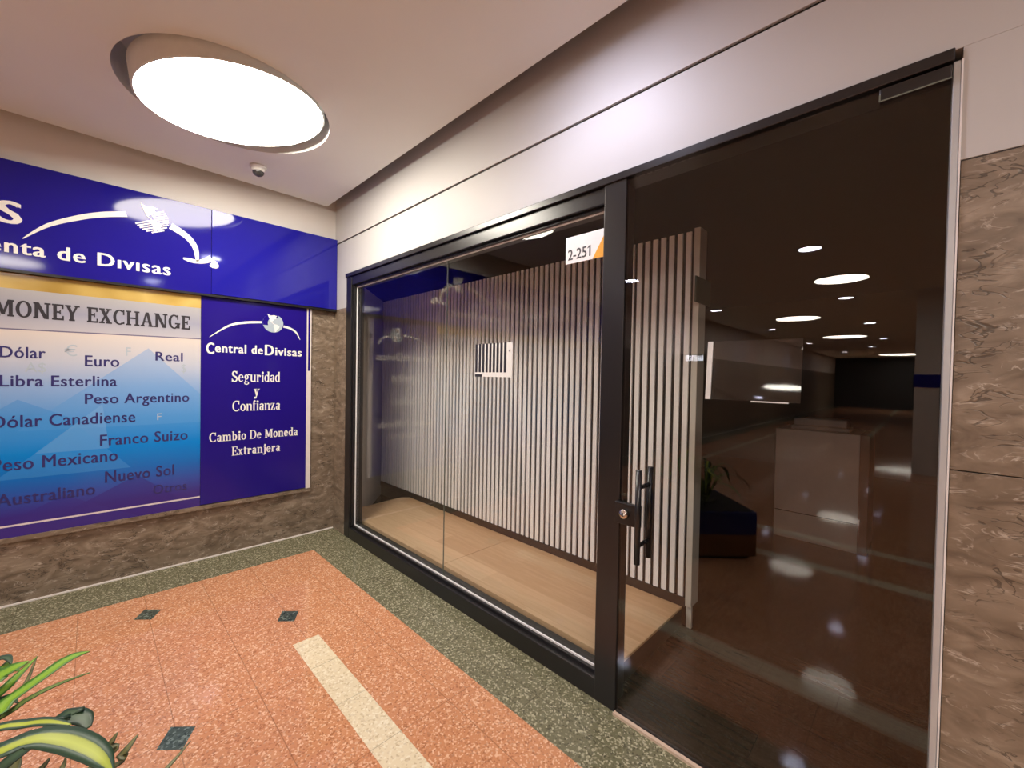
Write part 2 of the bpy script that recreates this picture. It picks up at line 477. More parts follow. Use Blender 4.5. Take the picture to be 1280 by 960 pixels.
class Serif:
    """small set of seriffed letters drawn from stems, bars and bowls"""
    def __init__(self, stem=.20, thin=.09, serif=.07, slab=.07, xh=.68):
        self.w, self.t, self.s, self.sl, self.xh = stem, thin, serif, slab, xh

    def stem(self, x, a, b, top='b', bot='b'):
        P = [[(x, a), (x + self.w, a), (x + self.w, b), (x, b)]]
        for e, y0, y1 in ((bot, a, a + self.sl), (top, b - self.sl, b)):
            if e == '': continue
            l = self.s if e in 'bl' else 0; r = self.s if e in 'br' else 0
            P.append([(x - l, y0), (x + self.w + r, y0), (x + self.w + r, y1), (x - l, y1)])
        return P

    def bar(self, x0, y0, x1, y1, w):
        return [[(x0, y0), (x0 + w, y0), (x1 + w, y1), (x1, y1)]]

    def rect(self, x0, x1, y0, y1):
        return [[(x0, y0), (x1, y0), (x1, y1), (x0, y1)]]

    def bowl(self, cx, cy, rx, ry, a0=0, a1=360, wv=None, wh=None):
        wv = self.w if wv is None else wv; wh = self.t if wh is None else wh
        n = max(4, int(abs(a1 - a0) / 15)); P = []
        def pt(a, k):
            c, s = math.cos(math.radians(a)), math.sin(math.radians(a))
            return (cx + (rx - k * wv) * c, cy + (ry - k * wh) * s)
        for i in range(n):
            a, b = a0 + (a1 - a0) * i / n, a0 + (a1 - a0) * (i + 1) / n
            P.append([pt(a, 0), pt(b, 0), pt(b, 1), pt(a, 1)])
        return P

    def glyph(self, c):
        w, t, s, sl, xh = self.w, self.t, self.s, self.sl, self.xh
        st, br, rc, bo = self.stem, self.bar, self.rect, self.bowl
        if c == ' ': return [], .30
        if c == 'M': return st(s, 0, 1, 'l') + st(.72 + s, 0, 1, 'r') + br(s + .33, .12, s, 1, w * 1.05) + br(s + .36, .12, s + .66, 1, w * .7), .72 + w + 2 * s
        if c == 'N': return st(s, 0, 1, 'l', 'b')[:1] + rc(0, s + w * .5, 1 - sl, 1) + rc(0, s * 2 + t * 1.3, 0, sl) + [[(s, 0), (s + t * 1.3, 0), (s + t * 1.3, 1), (s, 1)]] + br(.62 + s - w * .4, 0, s, 1, w * 1.15) + rc(.62 + s + w * .2, .62 + s + w * .2 + t * 1.3, 0, 1) + rc(.62, .62 + 2 * s + w, 1 - sl, 1), .62 + w + 2 * s
        if c == 'O': return bo(.44, .5, .44, .52), .88
        if c == 'E': return st(s, 0, 1, 'l', 'l') + rc(s, s + .60, 1 - sl * 1.1, 1) + rc(s, s + .62, 0, sl * 1.1) + rc(s, s + .44, .5 - sl * .5, .5 + sl * .5) + rc(s + .50, s + .60, .72, 1) + rc(s + .52, s + .62, 0, .28) + rc(s + .36, s + .44, .36, .64), s + .62
        if c == 'Y': return st(.36 - w / 2 + s * .6, 0, .48, '') + br(.36 - w / 2 + s * .6, .42, s * .5, 1, w) + br(.36 - w / 2 + s * .6 + w * .3, .42, .66, 1, w * .7) + rc(0, .36, 1 - sl, 1) + rc(.56, .88, 1 - sl, 1), .88
        if c == 'X': return br(.56, 0, .04, 1, w * 1.15) + br(.06, 0, .58, 1, w * .7) + rc(0, .36, 0, sl) + rc(.46, .84, 0, sl) + rc(0, .36, 1 - sl, 1) + rc(.46, .82, 1 - sl, 1), .84
        if c == 'C': return bo(.44, .5, .44, .52, 50, 310) + rc(.66, .76, .66, 1.0) + rc(.68, .76, .05, .22), .80
        if c == 'H': return st(s, 0, 1) + st(.58 + s, 0, 1) + rc(s, .6 + s, .5 - sl * .55, .5 + sl * .55), .58 + w + 2 * s
        if c == 'A': return br(.08, 0, .36, 1, t * 1.4) + br(.64, 0, .36, 1, w * 1.05) + rc(.2, .66, .28, .28 + sl) + rc(0, .30, 0, sl) + rc(.56, .56 + w + .16, 0, sl), .72 + w
        if c == 'G': return bo(.44, .5, .44, .52, 50, 330) + rc(.66, .76, .66, 1.0) + rc(.66, .66 + w, .03, .42) + rc(.50, .70 + w, .42 - sl, .42), .72 + w
        if c == 'D': return st(s, 0, 1, 'l', 'l') + bo(s + .34, .5, .44, .5, -90, 90) + rc(s, s + .36, 0, t) + rc(s, s + .36, 1 - t, 1), s + .78
        if c == 'S': return bo(.33, .74, .30, .28, 20, 250, w * .95, t * 1.3) + bo(.33, .27, .32, .29, -160, 80, w * .95, t * 1.3) + br(.46, .30, .08, .68, w) + rc(.52, .60, .70, 1) + rc(.02, .10, 0, .30), .66
        if c == 'e': return bo(.29, xh / 2, .29, xh / 2 + .015, 0, 325) + rc(.1, .56, xh * .5, xh * .5 + t), .59
        if c == 'o': return bo(.30, xh / 2, .30, xh / 2 + .015), .60
        if c == 'c': return bo(.29, xh / 2, .29, xh / 2 + .015, 45, 320) + bo(.44, xh * .76, .09, .09, 0, 360, .09, .09), .56
        if c == 'g': return bo(.25, xh * .66, .23, xh * .36) + bo(.26, -.12, .27, .16, 0, 360, w * .6, t) + br(.06, .0, .12, xh * .36, w * .5) + rc(.40, .60, xh - .06, xh + .03), .60
        if c == 'd': return bo(.28, xh / 2, .28, xh / 2 + .01, 40, 320) + st(.40, 0, 1, 'l', 'r'), .40 + w + s
        if c == 'b': return bo(.34, xh / 2, .28, xh / 2 + .01, -140, 140) + st(s, 0, 1, 'l', ''), .66
        if c == 'a': return bo(.24, xh * .30, .22, xh * .30 + .01, 60, 330) + st(.32, 0, xh * .7, '', 'r') + bo(.27, xh * .70, .25, xh * .31, 0, 160, w, t), .32 + w + s
        if c == 'i': return st(s, 0, xh, 'l') + bo(s + w / 2, .88, .12, .12, 0, 360, .12, .12), w + 2 * s
        if c == 'j': return st(s + .06, -.12, xh, 'l', '') + bo(s + .04, -.12, w * .95, .14, -180, 0, w * .8, t) + bo(s + .06 + w / 2, .88, .12, .12, 0, 360, .12, .12), w + s + .1
        if c == 'r': return st(s, 0, xh, 'l') + bo(s + w + .1, xh * .62, .18, xh * .38, 30, 170, w * .7, t * 1.2) + bo(s + w + .2, xh * .82, .085, .085, 0, 360, .085, .085), w + s + .30
        if c == 'u': return st(s, .15, xh, 'l', '') + st(.40 + s, 0, xh, 'l', 'r') + bo(s + .25, .17, .25, .18, 180, 330, w, t * 1.2), .40 + w + 2 * s
        if c == 'n': return st(s, 0, xh, 'l') + st(.40 + s, 0, xh - .15, '') + bo(s + .36, xh - .17, w + .04, .18, 0, 150, w, t * 1.2), .40 + w + 2 * s
        if c == 'm': return st(s, 0, xh, 'l') + st(.36 + s, 0, xh - .15, '') + st(.72 + s, 0, xh - .15, '') + bo(s + .34, xh - .17, w + .02, .18, 0, 150, w, t * 1.2) + bo(s + .70, xh - .17, w + .02, .18, 0, 150, w, t * 1.2), .72 + w + 2 * s
        if c == 'f': return st(s, 0, .85, '', 'b') + bo(s + w * .95, .83, w * .95, .19, 30, 180, w * .9, t) + rc(0, w + 2 * s + .06, xh - sl, xh), w + s + .14
        if c == 't': return st(s, .12, .86, '', '') + bo(s + w, .14, w, .16, 180, 320, w, t) + rc(0, w + 2 * s + .06, xh - sl, xh), w + 2 * s + .06
        if c == 'x': return br(.36, 0, .04, xh, w) + br(.05, 0, .40, xh, w * .6) + rc(0, .26, 0, sl) + rc(.32, .62, 0, sl) + rc(0, .28, xh - sl, xh) + rc(.34, .58, xh - sl, xh), .62
        if c == 'y': return br(.24, .02, .04, xh, w) + br(.16, -.28, .44, xh, w * .55) + rc(0, .30, xh - sl, xh) + rc(.36, .62, xh - sl, xh) + bo(.13, -.20, .1, .1, 0, 360, .1, .1), .62
        if c == 'z': return rc(.03, .52, 0, sl) + rc(.03, .50, xh - sl, xh) + br(.03, sl * .5, .30, xh - sl * .5, w) + rc(.46, .53, 0, .2) + rc(.02, .09, xh - .2, xh), .55
        raise KeyError(c)

    def line(self, body, u0, u1, v0, cap, fr, depth=.002, track=.07):
        polys, x = [], 0.0
        for c in body:
            P, adv = self.glyph(c)
            polys += [[(px + x, py) for px, py in p] for p in P]
            x += adv + track
        lo = min(px for p in polys for px, _ in p); hi = max(px for p in polys for px, _ in p)
        sx = (u1 - u0) / (hi - lo)
        mb = MB()
        o = Vector(fr(0, 0, 0)); w = Vector(fr(0, 0, 1)) - o
        for i_, p in enumerate(polys):
            pts = [fr(u0 + (px - lo) * sx, v0 + py * cap, -.00001 * i_) for px, py in p]
            a = sum(p[i][0] * p[(i + 1) % len(p)][1] - p[(i + 1) % len(p)][0] * p[i][1] for i in range(len(p)))
            if abs(a) < 1e-7: continue
            mb.prism(pts, w * (depth + .000012 * i_))
        return mb


def ribbon(pts, ws, fr, depth=.003, n=28):
    """flat tapered swoosh through page points"""
    P = [Vector((p[0], p[1], 0)) for p in pts]
    def cr(t):
        k = min(int(t), len(P) - 2); f = t - k
        p0, p1, p2, p3 = P[max(k - 1, 0)], P[k], P[k + 1], P[min(k + 2, len(P) - 1)]
        return .5 * ((2 * p1) + (p2 - p0) * f + (2 * p0 - 5 * p1 + 4 * p2 - p3) * f * f + (3 * p1 - p0 - 3 * p2 + p3) * f ** 3)
    c = [cr((len(P) - 1) * i / n) for i in range(n + 1)]
    lt, rt = [], []
    for i, p in enumerate(c):
        t = (c[min(i + 1, n)] - c[max(i - 1, 0)]).normalized(); nn = Vector((-t.y, t.x, 0))
        x = i / n * (len(ws) - 1); k = min(int(x), len(ws) - 2); w = ws[k] + (ws[k + 1] - ws[k]) * (x - k)
        lt.append(p + nn * w / 2); rt.append(p - nn * w / 2)
    mb = MB(); o = Vector(fr(0, 0, 0)); wv = (Vector(fr(0, 0, 1)) - o) * depth
    bm = mb.bm
    rows = []
    for a, b in zip(lt, rt):
        q = [Vector(fr(a.x, a.y, 0)), Vector(fr(b.x, b.y, 0))]
        rows.append([bm.verts.new(v) for v in (q[0], q[1], q[1] + wv, q[0] + wv)])
    for r0, r1 in zip(rows, rows[1:]):
        for i in range(4):
            bm.faces.new((r0[i], r0[(i + 1) % 4], r1[(i + 1) % 4], r1[i]))
    bm.faces.new(rows[0]); bm.faces.new(rows[-1][::-1])
    return mb


def poly(pts, fr, depth=.003):
    o = Vector(fr(0, 0, 0)); wv = (Vector(fr(0, 0, 1)) - o) * depth
    return MB().prism([fr(u, v, 0) for u, v in pts], wv)


# ------------------------------------------------------------------ setting: floor
YB = -32.0       # far end of the corridor
XR = 7.6         # right end
CZ = 3.05        # suspended ceiling


def struct(o):
    return tag(o, kind='structure')


f = MB(); f.box(.415, XR, YB, -.327, -.1, 0)
struct(f.build('floor', M['pink']))
t = MB(); t.box(0, .415, YB, -.327, -.1, 0).box(0, XR, -.327, 0, -.1, 0)
struct(t.build('trim_1', M['green']))
for k, (x0, x1, y0, y1) in enumerate(((1.625, XR, -.875, -.738), (1.0, XR, -2.56, -2.43), (1.0, XR, -3.28, -3.15), (1.0, 1.13, -14, -5.4), (2.95, 3.08, YB, -13))):
    t = MB(); t.box(x0, x1, y0, y1, 0, .0008)
    struct(t.build('trim_2', M['cream']))
for x, y in ((.708, -1.409), (1.311, -.800), (1.926, -1.41), (1.311, -2.02)):
    t = MB(); t.prism([(x + .016, y - .066, 0), (x + .083, y + .008, 0), (x - .014, y + .064, 0), (x - .083, y - .010, 0)], (0, 0, .0008))
    struct(t.build('trim_3', M['chip']))
t = MB(); t.box(0, .012, YB, 0, 0, .008)
struct(t.build('trim_4', M['white_trim']))
t = MB(); t.box(3.112, 4.12, -.022, .0, 0, .012)
struct(t.build('trim_5', M['threshold']))

# ------------------------------------------------------------------ setting: walls
w = MB(); w.box(-.12, 0, YB, .0, 2.09, 3.5)
struct(w.build('wall_left', M['paint']))
w = MB(); w.box(-.12, 0, YB, 0, 0, 2.09)
struct(w.build('wall_left', M['marble']))
# storefront fascia in two boards with a shadow groove between
w = MB(); w.box(-.12, XR, 0, .14, 2.414, 2.727).box(-.12, .255, 0, .14, 2.11, 2.414).box(4.115, XR, 0, .14, 2.11, 2.414).box(-.12, XR, 0, .14, 2.741, 3.5)
struct(w.build('wall_front', M['fascia'], bevel=.0015))
w = MB(); w.box(-.12, XR, .012, .13, 2.72, 2.75)
struct(w.build('trim_6', M['backing']))
w = MB(); w.box(0, .255, 0, .14, 0, 2.109)
struct(w.build('wall_front', M['marble']))
w = MB(); w.box(4.118, 5.6, 0, .14, 1.2685, 2.106).box(4.118, 5.6, 0, .14, 0, 1.2655).box(5.603, XR, 0, .14, 0, 2.106)
struct(w.build('wall_front', M['marble'], bevel=.001))
w = MB(); w.box(4.118, XR, .002, .13, 2.104, 2.112)
struct(w.build('trim_7', M['backing']))
w = MB(); w.box(XR, XR + .1, YB, .14, 0, 3.5)
struct(w.build('wall_right', M['dark_front']))
w = MB(); w.box(-.12, XR, YB - .1, YB, 0, 3.5)
struct(w.build('wall_back', M['dark_front']))

# suspended ceiling with a round opening, and the slab above
HC, HR = (1.153, -1.075), .517
X0, X1, Y0, Y1 = .5, 1.8, -1.75, -.40
c = MB()
for x0, x1, y0, y1 in ((.08, X0, YB, -.113), (X1, XR, YB, -.113), (X0, X1, YB, Y0), (X0, X1, Y1, -.113)):
    c.box(x0, x1, y0, y1, CZ, CZ + .05)
n = 96
def sq(a):
    dx, dy = math.cos(a), math.sin(a)
    ts = []
    if dx > 1e-9: ts.append((X1 - HC[0]) / dx)
    if dx < -1e-9: ts.append((X0 - HC[0]) / dx)
    if dy > 1e-9: ts.append((Y1 - HC[1]) / dy)
    if dy < -1e-9: ts.append((Y0 - HC[1]) / dy)
    k = min(ts)
    return (HC[0] + dx * k, HC[1] + dy * k)
ang = sorted(set([2 * PI * i / n for i in range(n)] + [math.atan2(y - HC[1], x - HC[0]) % (2 * PI) for x in (X0, X1) for y in (Y0, Y1)]))
inn = [c.bm.verts.new((HC[0] + HR * math.cos(a), HC[1] + HR * math.sin(a), CZ)) for a in ang]
top = [c.bm.verts.new((HC[0] + HR * math.cos(a), HC[1] + HR * math.sin(a), CZ + .22)) for a in ang]
out = [c.bm.verts.new(sq(a) + (CZ,)) for a in ang]
for i in range(len(ang)):
    j = (i + 1) % len(ang)
    c.bm.faces.new((inn[i], inn[j], out[j], out[i]))
    c.bm.faces.new((inn[i], top[i], top[j], inn[j]))
c.bm.faces.new(top)
struct(c.build('ceiling', M['ceiling']))
c = MB(); c.box(-.12, XR, YB, .14, 3.5, 3.6)
struct(c.build('ceiling', M['ceiling']))

# ------------------------------------------------------------------ setting: the dark shop behind the glass
IY = 7.2
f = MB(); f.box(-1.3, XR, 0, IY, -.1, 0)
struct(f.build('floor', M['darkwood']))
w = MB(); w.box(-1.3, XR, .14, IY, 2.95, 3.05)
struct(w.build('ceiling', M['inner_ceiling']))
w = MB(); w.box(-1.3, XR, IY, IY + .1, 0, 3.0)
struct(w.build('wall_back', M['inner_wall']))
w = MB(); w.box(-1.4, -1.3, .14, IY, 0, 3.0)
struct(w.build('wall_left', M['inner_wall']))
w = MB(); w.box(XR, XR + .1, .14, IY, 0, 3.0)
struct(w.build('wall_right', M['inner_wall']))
# pale oblique return panel at the left end of the window
w = MB()
ax, ay, bx, by = .12, .155, -.83, .98
w.prism([(ax, ay, .0), (bx, by, .0), (bx - .03, by - .03, .0), (ax - .03, ay - .03, .0)], (0, 0, 2.40))
struct(w.build('trim_8', M['grey_panel']))

# ------------------------------------------------------------------ window, mullion and glass door
win = empty('window_1', (1.68, 0, 0)); tag(win, kind='structure')
GY0, GY1 = .055, .063
def framepart(name, boxes, parent, mat='black', bevel=.004):
    mb = MB()
    for b in boxes: mb.box(*b)
    return mb.build(name, M[mat], parent, bevel)
framepart('left_stile', [(.255, .355, 0, .12, 0, 2.412), (.355, .372, .02, .12, .1, 2.31)], win)
framepart('mullion', [(3.0, 3.112, -.004, .024, 0, 2.385), (3.0, 3.085, .024, .12, 0, 2.385), (2.983, 3.0, .02, .12, .1, 2.31)], win)
framepart('top_rail', [(.355, 3.0, .006, .12, 2.306, 2.382), (.355, 3.0, .03, .12, 2.29, 2.306)], win)
framepart('head_rail', [(.255, 4.10, -.012, .12, 2.382, 2.416)], win, bevel=.003)
framepart('bottom_rail', [(.355, 3.0, 0, .12, 0, .095), (.355, 3.0, .03, .12, .095, .112)], win)
framepart('silver_bead', [(.372, 2.983, .046, .054, .112, .121), (.372, .380, .046, .054, .112, 2.29), (2.973, 2.983, .046, .054, .112, 2.29), (.372, 2.983, .046, .054, 2.283, 2.29)], win, 'bead', 0)
g = MB(); g.box(.372, 1.726, GY0, GY1, .112, 2.29); g.build('glass_pane', M['glass'], win)
g = MB(); g.box(1.729, 2.983, GY0, GY1, .112, 2.29); g.build('glass_pane', M['glass'], win)

g = MB(); g.box(1.7268, 1.7282, GY0 - .0005, GY1 + .0005, .112, 2.29); g.build('silicone_joint', M['silicone'], win)

door = empty('door_1', (3.6, 0, 0)); tag(door, kind='structure')
g = MB(); g.box(3.117, 4.096, -.004, .006, .016, 2.372); g.build('glass_leaf', M['glass'], door)
framepart('bottom_seal', [(3.117, 4.096, -.006, .008, .003, .015)], door, 'black', 0)
framepart('corner_fitting', [(3.945, 4.095, -.010, .012, 2.335, 2.374)], door, 'black', .003)
framepart('fitting_edge', [(3.945, 4.095, -.0115, -.010, 2.335, 2.339), (3.945, 3.949, -.0115, -.010, 2.339, 2.356)], door, 'silicone', 0)
framepart('lock_box', [(3.100, 3.220, -.026, -.0045, .864, .960)], door, 'black', .004)
lk = MB(); lk.lathe([(.0215, -.026), (.0215, -.040), (.018, -.046), (.0, -.047)], (3.152, 0, .915), 'y', 28); lk.build('lock_cylinder', M['chrome'], door)
lk = MB(); lk.box(3.149, 3.155, -.049, -.046, .906, .924); lk.build('keyhole', M['black'], door)
for yb, nm in ((-.050, 'outer'), (.052, 'inner')):
    h = MB()
    h.tube([(3.225, yb, .724), (3.225, yb, 1.12)], .0125, 16)
    for zz_ in (.80, 1.045):
        h.tube([(3.225, yb, zz_), (3.225, -.004 if yb < 0 else .006, zz_)], .009, 12)
    h.build('pull_handle', M['black'], door)
# right-hand jamb and its sealant
j = MB(); j.box(4.097, 4.1125, .0, .12, 0, 2.382)
struct(j.build('trim_9', M['jamb'], bevel=.002))
j = MB(); j.box(4.1127, 4.1165, -.004, .10, 0, 2.382)
struct(j.build('trim_10', M['seal']))

# ------------------------------------------------------------------ platform and slatted partition
pl = empty('display_platform', (1.2, .55, 0))
tag(pl, 'raised oak vinyl display platform between the window and the slatted screen', 'platform')
SY = .875     # front face of the slats
p = MB()
p.prism([(1.592, .15, .0), (3.04, .15, .0), (3.04, SY + .003, .0), (1.592, SY + .003, .0)], (0, 0, .118)); p.build('deck', M['platform'], pl)
p = MB()
p.prism([(-.06, .33, .0), (.25, .15, .0), (1.5885, .15, .0), (1.5885, SY + .003, .0), (-.03, SY + .003, .0), (-.10, .80, 0)], (0, 0, .118)); p.build('deck', M['platform'], pl)
p = MB(); p.box(1.587, 1.593, .16, SY, 0, .112); p.build('deck_seam', M['backing'], pl)
p = MB(); p.box(3.041, 3.045, .15, SY + .003, 0, .106); p.build('side_panel', M['backing'], pl)
p = MB(); p.box(3.041, 3.047, .15, SY + .003, .1065, .119); p.build('edge_strip', M['pl_edge'], pl)

sc = empty('slatted_screen', (1.2, SY + .05, 0))
tag(sc, 'tall dark brown screen with white vertical slats standing behind the shop window', 'screen')
p = MB(); p.box(-.80, 3.06, SY + .022, SY + .05, .0, 2.385); p.build('backing_board', M['backing'], sc)
p = MB(); p.box(-.80, 3.06, SY + .004, SY + .022, .119, .175); p.build('plinth', M['backing'], sc)
PITCH = .0533
k = 0
x = 3.030
first = None
while x > -.80:
    wdt = .031
    if first is None:
        s_ = MB(); s_.box(x - wdt / 2, x + wdt / 2, SY + .010, SY + .0215, .176, 2.395)
        first = s_.build('slat', M['slat'], sc); x_first = x
    else:
        o = first.copy(); COL.objects.link(o); o.parent = sc; o.location.x = x - x_first + first.location.x
    x -= PITCH
p = MB(); p.box(3.068, 3.104, SY - .008, SY + .10, .135, 2.405); p.build('end_post', M['post'], sc, .003)
p = MB(); p.box(3.070, 3.100, SY + .01, SY + .03, .0, .135); p.build('post_foot', M['post'], sc)
o = MB(); o.box(3.104, 3.112, .80, 1.03, 1.955, 2.105).box(3.112, 3.1135, .81, 1.02, 1.965, 2.095)
tag(o.build('wall_plate', M['green_sign'], bevel=.002), 'small dark green plate fixed to the end post of the slatted screen', 'sign')

# ------------------------------------------------------------------ room number and notice stuck on the glass
rs = empty('room_number_sign', (2.87, .05, 2.12))
tag(rs, 'white and orange sign reading 2-251 on the top corner of the window glass', 'sign')
o = MB(); o.box(2.742, 2.974, .0505, .0545, 2.078, 2.212); o.build('plate', M['paper'], rs)
o = poly([(2.905, 2.078), (2.974, 2.078), (2.974, 2.190)], frame_front(.0504), .0008); o.build('orange_corner', M['orange'], rs)
o = sans('2-251', 2.757, 2.893, 2.096, .052, frame_front(.0504), .012, .0008); o.build('lettering', M['black_print'], rs)
o = poly([(2.884, 2.148), (2.8755, 2.139), (2.8755, 2.134), (2.889, 2.143)], frame_front(.0504), .0008); o.build('numeral_flag', M['black_print'], rs)

nt_ = empty('paper_notice', (2.22, .05, 1.6))
tag(nt_, 'white paper notice with dark upright bars taped inside the window glass', 'notice')
o = MB(); o.box(2.045, 2.372, .050, .0515, 1.497, 1.700); o.build('sheet', M['paper'], nt_)
o = MB()
xx = 2.045
for k in range(9):
    o.box(xx, xx + .0205, .0492, .0501, 1.525, 1.701); xx += .0322
o.box(2.045, 2.112, .0492, .0501, 1.4965, 1.512)
o.build('printed_bars', M['black_print'], nt_)
o = sans('4', 2.343, 2.356, 1.640, .022, frame_front(.0500), .01, .0006); o.build('lettering', M['black_print'], nt_)

# ------------------------------------------------------------------ blue fascia sign of the exchange office
sg = empty('fascia_sign', (.02, -2.2, 2.44))
tag(sg, 'glossy blue fascia sign with white lettering and globe above the posters', 'sign')
o = MB(); o.box(.001, .05, -5.2, -.99, 2.105, 2.772); o.build('board', M['blue'], sg, .002)
o = MB(); o.box(.001, .052, -.988, -.004, 2.110, 2.772); o.build('end_board', M['blue2'], sg, .002)
o = MB(); o.box(.001, .053, -5.2, -.004, 2.090, 2.106); o.build('bottom_edge', M['black'], sg)
F = frame_left(.05)
o = sans('Compra y Venta de Dıvısas', -2.79, -1.238, 2.207, .087, F, .020, .003, 1.10); o.build('lettering', M['white_print'], sg)
o = sans('CENTRAL DE DIVISAS', -4.35, -1.956, 2.385, .135, F, .024, .003, 1.08); o.build('lettering', M['white_print'], sg)
o = ribbon([(-1.955, 2.305), (-1.85, 2.415), (-1.708, 2.505), (-1.594, 2.557), (-1.482, 2.592)], [.004, .022, .032, .036, .038], F); o.build('swoosh', M['white_print'], sg)
o = ribbon([(-1.240, 2.575), (-1.185, 2.548), (-1.128, 2.505), (-1.090, 2.440), (-1.078, 2.345)], [.046, .044, .040, .034, .016], F); o.build('swoosh', M['white_print'], sg)
o = ribbon([(-1.165, 2.352), (-1.125, 2.346), (-1.075, 2.344), (-1.03, 2.362), (-.990, 2.388)], [.012, .030, .026, .040, .046], F); o.build('swoosh', M['white_print'], sg)
o = ribbon([(-.992, 2.352), (-.978, 2.345), (-.962, 2.330), (-.954, 2.318)], [.055, .060, .050, .014], frame_left(.052)); o.build('swoosh', M['white_print'], sg)


def globe(cy, cz, r, x, parent, stripes=True):
    """striped globe with two pale land masses"""
    fr = frame_left(x)
    mb = MB()
    if stripes:
        u = Vector((math.cos(.45), math.sin(.45)))
        v = Vector((-u.y, u.x))
        for k in range(-6, 7):
            d = k * r / 6.5
            if k > 2: continue
            h = math.sqrt(max(0, r * r - d * d))
            a0 = -h if k < 0 else h * .15
            wd = r * .045
            pts = [Vector((cy, cz)) + v * d + u * s_ for s_ in (a0, h)]
            mb.prism([fr(*(pts[0] + v * wd), 0), fr(*(pts[0] - v * wd), 0), fr(*(pts[1] - v * wd), 0), fr(*(pts[1] + v * wd), 0)], Vector((.003, 0, 0)))
        mb.build('globe_stripes', M['white_print'], parent)
    else:
        mb.lathe([(r, 0), (r, .002)], (x, cy, cz), 'x', 40)
        mb.build('globe_disc', M['ghost_print'], parent)
        mb = MB()
        a = [(cy + r * 1.0 * math.cos(t), cz + r * 1.0 * math.sin(t)) for t in [math.radians(d) for d in range(60, 196, 9)]]
        b_ = [(cy + r * (.10 + .62 * math.cos(t)), cz + r * (-.02 + .72 * math.sin(t))) for t in [math.radians(d) for d in range(200, 40, -10)]]
        mb.prism([fr(p_[0], p_[1], .002) for p_ in a + b_], Vector((.0006, 0, 0)))
        mb.build('globe_shadow', M['blue_print'], parent)
    e = .004
    na = [(-.55, .95), (-.25, .80), (.05, .88), (.38, .80), (.20, .62), (.30, .48), (.05, .42), (.08, .28), (-.05, .25), (-.15, .10), (.02, -.02), (.12, -.12), (.0, -.08), (-.22, .12), (-.35, .42), (-.48, .70)]
    sa = [(.10, -.10), (.34, -.12), (.62, -.30), (.55, -.52), (.40, -.62), (.28, -.90), (.18, -.98), (.14, -.60), (.02, -.35)]
    for name, pts in (('globe_north', na), ('globe_south', sa)):
        poly([(cy + p_[0] * r, cz + p_[1] * r) for p_ in pts], frame_left(x + .001), e).build(name, M['white_print'], parent)


globe(-1.352, 2.598, .100, .05, sg)

# ------------------------------------------------------------------ posters in the exchange window
ps = empty('currency_poster', (0.01, -2.2, 1.2))
tag(ps, 'wide pale to deep blue MONEY EXCHANGE poster listing currency names under the sign', 'poster')
o = MB(); o.box(.002, .020, -4.0, -1.051, .436, 2.089); po = o.build('printed_sheet', M['poster'], ps)
# printed colours are laid out on the sheet's own height above the floor
me = po.data; me.transform(Matrix.Translation(Vector(ps.location))); po.location = tuple(-Vector(ps.location))
F = frame_left(.020)
SF = Serif(.21, .10, .075, .10)
o = SF.line('MONEY EXCHANGE', -2.075, -1.118, 1.818, .103, F, .0012); o.build('lettering', M['black_print'], ps)
for body, y0, y1, z, cap in (('Dólar', -2.050, -1.862, 1.563, .070), ('Euro', -1.685, -1.515, 1.520, .073), ('Real', -1.321, -1.161, 1.572, .066),
                             ('Libra Esterlina', -2.051, -1.527, 1.384, .070), ('Peso Argentino', -1.685, -1.121, 1.263, .070), ('Dólar Canadiense', -2.085, -1.430, 1.126, .077),
                             ('Franco Suizo', -1.612, -1.129, .970, .077), ('Peso Mexicano', -2.085, -1.522, .858, .079), ('Nuevo Sol', -1.587, -1.211, .710, .079),
                             ('Dólar Australiano', -2.305, -1.635, .640, .075), ('Otros', -1.332, -1.133, .582, .066)):
    o = sans(body, y0, y1, z, cap, F, .014, .0012, 1.06); o.build('lettering', M['navy_print'], ps)
for body, y0, y1, z, cap in (('€', -1.78, -1.72, 1.585, .07), ('F', -1.48, -1.455, 1.60, .06), ('A$', -1.95, -1.86, 1.475, .06), ('F', -1.31, -1.285, 1.13, .05), ('$', -1.17, -1.14, 1.49, .06)):
    o = sans(body, y0, y1, z, cap, F, .0, .0008); o.build('lettering', M['ghost_print'], ps)

pb = empty('blue_poster', (0.01, -.64, 1.2))
tag(pb, 'narrow dark blue poster reading Seguridad y Confianza beside the brown marble corner', 'poster')
o = MB(); o.box(.002, .022, -1.049, -.262, .442, 2.089); o.build('printed_sheet', M['blue_print'], pb)
F = frame_left(.022)
o = sans('entral', -.958, -.741, 1.655, .072, F, .026, .0012, 1.12); o.build('lettering', M['white_print'], pb)
o = sans('C', -1.016, -.962, 1.640, .088, F, .03, .0012); o.build('lettering', M['white_print'], pb)
o = sans('de', -.704, -.618, 1.655, .072, F, .026, .0012, 1.12); o.build('lettering', M['white_print'], pb)
o = sans('D', -.604, -.533, 1.648, .090, F, .03, .0012); o.build('lettering', M['white_print'], pb)
o = sans('ivisas', -.523, -.305, 1.650, .072, F, .026, .0012, 1.12); o.build('lettering', M['white_print'], pb)
o = ribbon([(-.995, 1.772), (-.867, 1.873), (-.755, 1.911), (-.630, 1.928)], [.003, .016, .020, .018], F, .0012); o.build('swoosh', M['white_print'], pb)
o = ribbon([(-.458, 1.908), (-.402, 1.895), (-.354, 1.863), (-.320, 1.800)], [.020, .018, .014, .003], F, .0012); o.build('swoosh', M['white_print'], pb)
globe(-.541, 1.928, .080, .022, pb, False)
ST = Serif(.165, .075, .05, .045)
SW = Serif(.185, .085, .075, .055)
